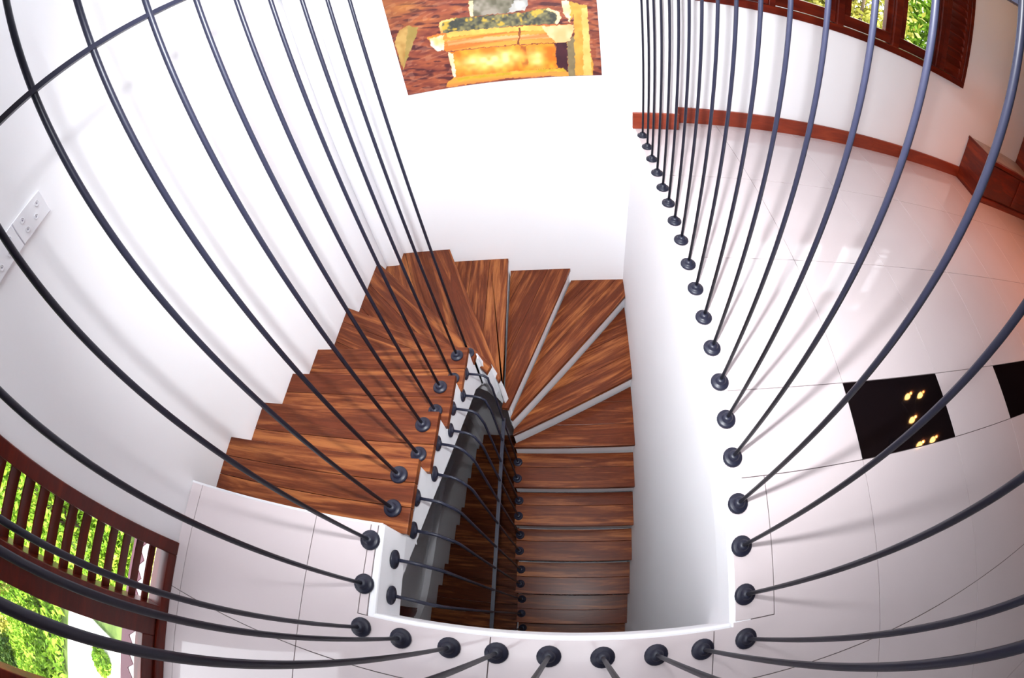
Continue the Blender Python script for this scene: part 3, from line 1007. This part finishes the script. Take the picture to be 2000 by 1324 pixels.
MB().box(4.78, 4.84, 1.98, YR - 0.004, -0.618, 0.7).build('side_panel', DARKWOOD, up, rot=math.pi / 2, bevel=0.003)
MB().box(4.02, 4.78, 2.0, 2.02, -0.6, 0.68).build('door', DARKWOOD, up, bevel=0.003)
MB().box(3.955, 4.84, 1.98, YR - 0.004, 0.7, 0.74).build('top', DARKWOOD, up, bevel=0.003)

# ---------------------------------------------------------------- lit chandelier (seen mirrored in the black tile)
ch = tag(empty('chandelier', (3.11, 1.10, CEIL)), 'five-bulb chandelier with warm bulbs hanging over the right floor', 'chandelier')
MB().tube([(3.11, 1.10, CEIL), (3.11, 1.10, 0.86)], 0.008, 8).build('stem', IRON, ch, smooth=True)
MB().lathe([(0.05, 0.0), (0.05, -0.012), (0.02, -0.03)], (3.11, 1.10, CEIL)).build('canopy', IRON, ch, smooth=True)
for x, y in ((3.03, 1.33), (3.23, 1.325), (2.99, 1.10), (3.0, 0.86), (3.22, 0.875)):
    MB().tube([(3.11, 1.10, 0.88), ((3.11 + x) / 2, (1.10 + y) / 2, 0.85), (x, y, 0.86), (x, y, 0.80)], 0.006, 8).build('arm', IRON, ch, smooth=True)
    MB().lathe([(0.006, 0.045), (0.012, 0.040), (0.022, 0.02), (0.026, 0.0), (0.022, -0.016), (0.010, -0.026)], (x, y, 0.755), n=14).build('bulb', BULB, ch, smooth=True)
    lamp('SPOT', 'bulb_glow', W(x, y, 0.70), 22.0, (1.0, 0.26, 0.06), rot=(0, 0, 0), shadow_soft_size=0.012, spot_size=math.radians(110), spot_blend=1.0)

# ---------------------------------------------------------------- outdoors
m = MB()
m.box(-60, XL - 0.12, -60, 60, -4.6, -4.5)
m.box(8.12, 60, -60, 60, -4.6, -4.5)
m.box(XL - 0.12, 8.12, YR + 0.12, 60, -4.6, -4.5)
m.box(XL - 0.12, 8.12, -60, -3.32, -4.6, -4.5)
struct(m.build('ground', GROUND), 'garden ground far below the windows', 'ground')
ZGND = -4.5


def leaves(c, rad, n, size, seed, name, mat, parent):
    rng = np.random.default_rng(seed)
    nb = 26
    bl = rng.normal(size=(nb, 3))
    bl /= np.linalg.norm(bl, axis=1)[:, None]
    bl *= rng.uniform(0.35, 0.95, (nb, 1))
    ctr = bl[rng.integers(0, nb, n)]
    d = rng.normal(size=(n, 3))
    d /= np.linalg.norm(d, axis=1)[:, None]
    p = (ctr + d * rng.uniform(0.12, 0.38, (n, 1))) * np.array(rad)[None] + np.array(c)[None]
    u = rng.normal(size=(n, 3))
    u /= np.linalg.norm(u, axis=1)[:, None]
    v = np.cross(u, rng.normal(size=(n, 3)))
    v /= np.linalg.norm(v, axis=1)[:, None]
    s = size * rng.uniform(0.6, 1.3, (n, 1))
    q = np.stack([p - u * s, p + v * s * 0.45, p + u * s, p - v * s * 0.45], 1).reshape(-1, 3)
    q = (q - np.array(c)[None]) * S
    me = bpy.data.meshes.new(name)
    me.from_pydata(q.tolist(), [], (np.arange(4 * n).reshape(-1, 4)).tolist())
    me.materials.append(mat)
    o = bpy.data.objects.new(name, me)
    COL.objects.link(o)
    place(o, W(*c), parent)
    o['kind'] = 'stuff'
    return o


def tree(x, y, zc, rad, n, size, seed, mat, name, label, cat, group):
    t = tag(empty(name, (x, y, ZGND)), label, cat, group)
    MB().tube([(x, y, ZGND), (x + 0.05, y + 0.04, (ZGND + zc) / 2), (x, y, zc)], 0.09, 8).build('trunk', BARK, t, smooth=True)
    for k in range(4):
        a = k * 1.7 + seed
        MB().tube([(x, y, zc - rad[2] * 0.6), (x + rad[0] * 0.35 * math.cos(a), y + rad[1] * 0.35 * math.sin(a), zc), (x + rad[0] * 0.7 * math.cos(a), y + rad[1] * 0.7 * math.sin(a), zc + rad[2] * 0.4)], 0.03, 6).build('branch', BARK, t, smooth=True)
    leaves((x, y, zc), rad, n, size, seed, 'foliage', mat, t)


tree(1.2, 6.4, -0.9, (1.4, 1.2, 2.4), 8000, 0.08, 9, LEAF, 'tree', 'green tree behind the leftmost sash of the far window', 'tree', 'trees beyond the far window')
tree(4.9, 6.6, -0.8, (1.5, 1.2, 2.6), 10000, 0.075, 1, LEAF2, 'tree', 'yellow green tree behind the middle sash of the far window', 'tree', 'trees beyond the far window')
tree(8.2, 7.4, -0.6, (1.5, 1.3, 2.8), 10000, 0.08, 2, LEAF, 'tree', 'green tree behind the sash beside the louvred shutter', 'tree', 'trees beyond the far window')
tree(-7.8, -0.9, -2.6, (1.6, 1.5, 1.8), 9000, 0.07, 4, LEAF, 'tree', 'bright green tree straight outside the louvred panel', 'tree', 'trees beyond the left window')
tree(-14.0, -1.6, -1.8, (2.2, 1.9, 2.6), 9000, 0.10, 6, LEAF3, 'tree', 'darker tree farther off behind the louvred panel', 'tree', 'trees beyond the left window')
tree(-14.0, -7.6, -3.2, (1.9, 2.0, 1.6), 9000, 0.08, 5, LEAF3, 'tree', 'dark shaded tree at the left of the clear glass view', 'tree', 'trees beyond the left window')
tree(-19.0, -8.0, -2.0, (2.6, 2.0, 2.6), 7000, 0.12, 8, LEAF, 'tree', 'tall green tree at the back of the garden', 'tree', 'trees beyond the left window')


def shrub(x, y, h, r, seed, mat, label):
    t = tag(empty('shrub', (x, y, ZGND)), label, 'shrub', 'shrubs round the drive')
    MB().tube([(x, y, ZGND), (x, y, ZGND + h * 0.7)], 0.04, 6).build('stem', BARK, t)
    leaves((x, y, ZGND + h * 0.55), (r, r, h * 0.5), 5000, 0.06, seed, 'foliage', mat, t)


shrub(-10.9, -3.9, 1.5, 1.0, 11, LEAF, 'bright green shrub behind the far edge of the pale drive')
shrub(-9.9, -5.7, 1.2, 0.8, 12, LEAF, 'bright green shrub at the left end of the pale drive')
shrub(-13.0, -4.9, 1.8, 1.0, 13, LEAF2, 'yellowish shrub behind the two green shrubs')
shrub(-10.6, -2.3, 1.3, 0.7, 17, LEAF, 'bright green shrub at the back right corner of the pale drive')
shrub(-7.3, -3.3, 0.30, 0.30, 14, LEAF, 'small leafy plant growing through the pale drive')
shrub(-7.0, -1.0, 0.9, 0.8, 15, LEAF, 'low green shrub below the louvred panel, farther from the wall')
shrub(-5.2, -0.6, 0.8, 0.8, 16, LEAF2, 'low yellowish shrub below the louvred panel, nearer the wall')
rng = np.random.default_rng(77)
N = 16000
px_, py_ = rng.uniform(-20, -9.3, N), rng.uniform(-9, 1.5, N)
hh = 0.10 + 0.35 * vnoise(px_ * 1.3, py_ * 1.3, 51) * rng.uniform(0.2, 1, N)
pp = np.stack([px_, py_, ZGND + hh], 1)
uu = rng.normal(size=(N, 3)); uu /= np.linalg.norm(uu, axis=1)[:, None]
vv_ = np.cross(uu, rng.normal(size=(N, 3))); vv_ /= np.linalg.norm(vv_, axis=1)[:, None]
sz = 0.13 * rng.uniform(0.6, 1.3, (N, 1))
qq = np.stack([pp - uu * sz, pp + vv_ * sz * 0.45, pp + uu * sz, pp - vv_ * sz * 0.45], 1).reshape(-1, 3)
qq = qq * S + np.array([0, 0, S])
me = bpy.data.meshes.new('undergrowth')
me.from_pydata(qq.tolist(), [], np.arange(4 * N).reshape(-1, 4).tolist())
me.materials.append(LEAF)
ug = tag(bpy.data.objects.new('undergrowth', me), 'bright leafy undergrowth covering the garden behind the pale drive', 'undergrowth')
ug['kind'] = 'stuff'
COL.objects.link(ug)
m = MB()
m.box(-9.2, -5.8, -5.6, -2.7, ZGND, ZGND + 0.04)
struct(m.build('driveway', CONCRETE), 'sunlit pale concrete drive below the left window', 'driveway')
ev = tag(empty('eave_valance', (-1.45, -0.4, -1.03)), 'white eave board edged with maroon teeth just outside the left window', 'eave')
MB().box(-1.503, -1.452, -1.3, 0.3, -1.045, -1.03).build('board', EAVEWHITE, ev)
MB().box(-1.62, -1.36, -1.3, 0.3, -1.30, -1.20).build('dark_void_slab', IRON, ev)  # near-black slab put in as the dark void below the eave board
MB().box(-1.56, -1.50, -1.3, 0.3, -1.05, -1.027).build('edge_board', MAROON, ev)
for q in range(20):
    y0 = -1.29 + q * 0.076
    MB().prism([(-1.503, y0), (-1.503, y0 + 0.076), (-1.462, y0 + 0.038)], -1.031, -1.026).build('tooth', MAROON, ev)
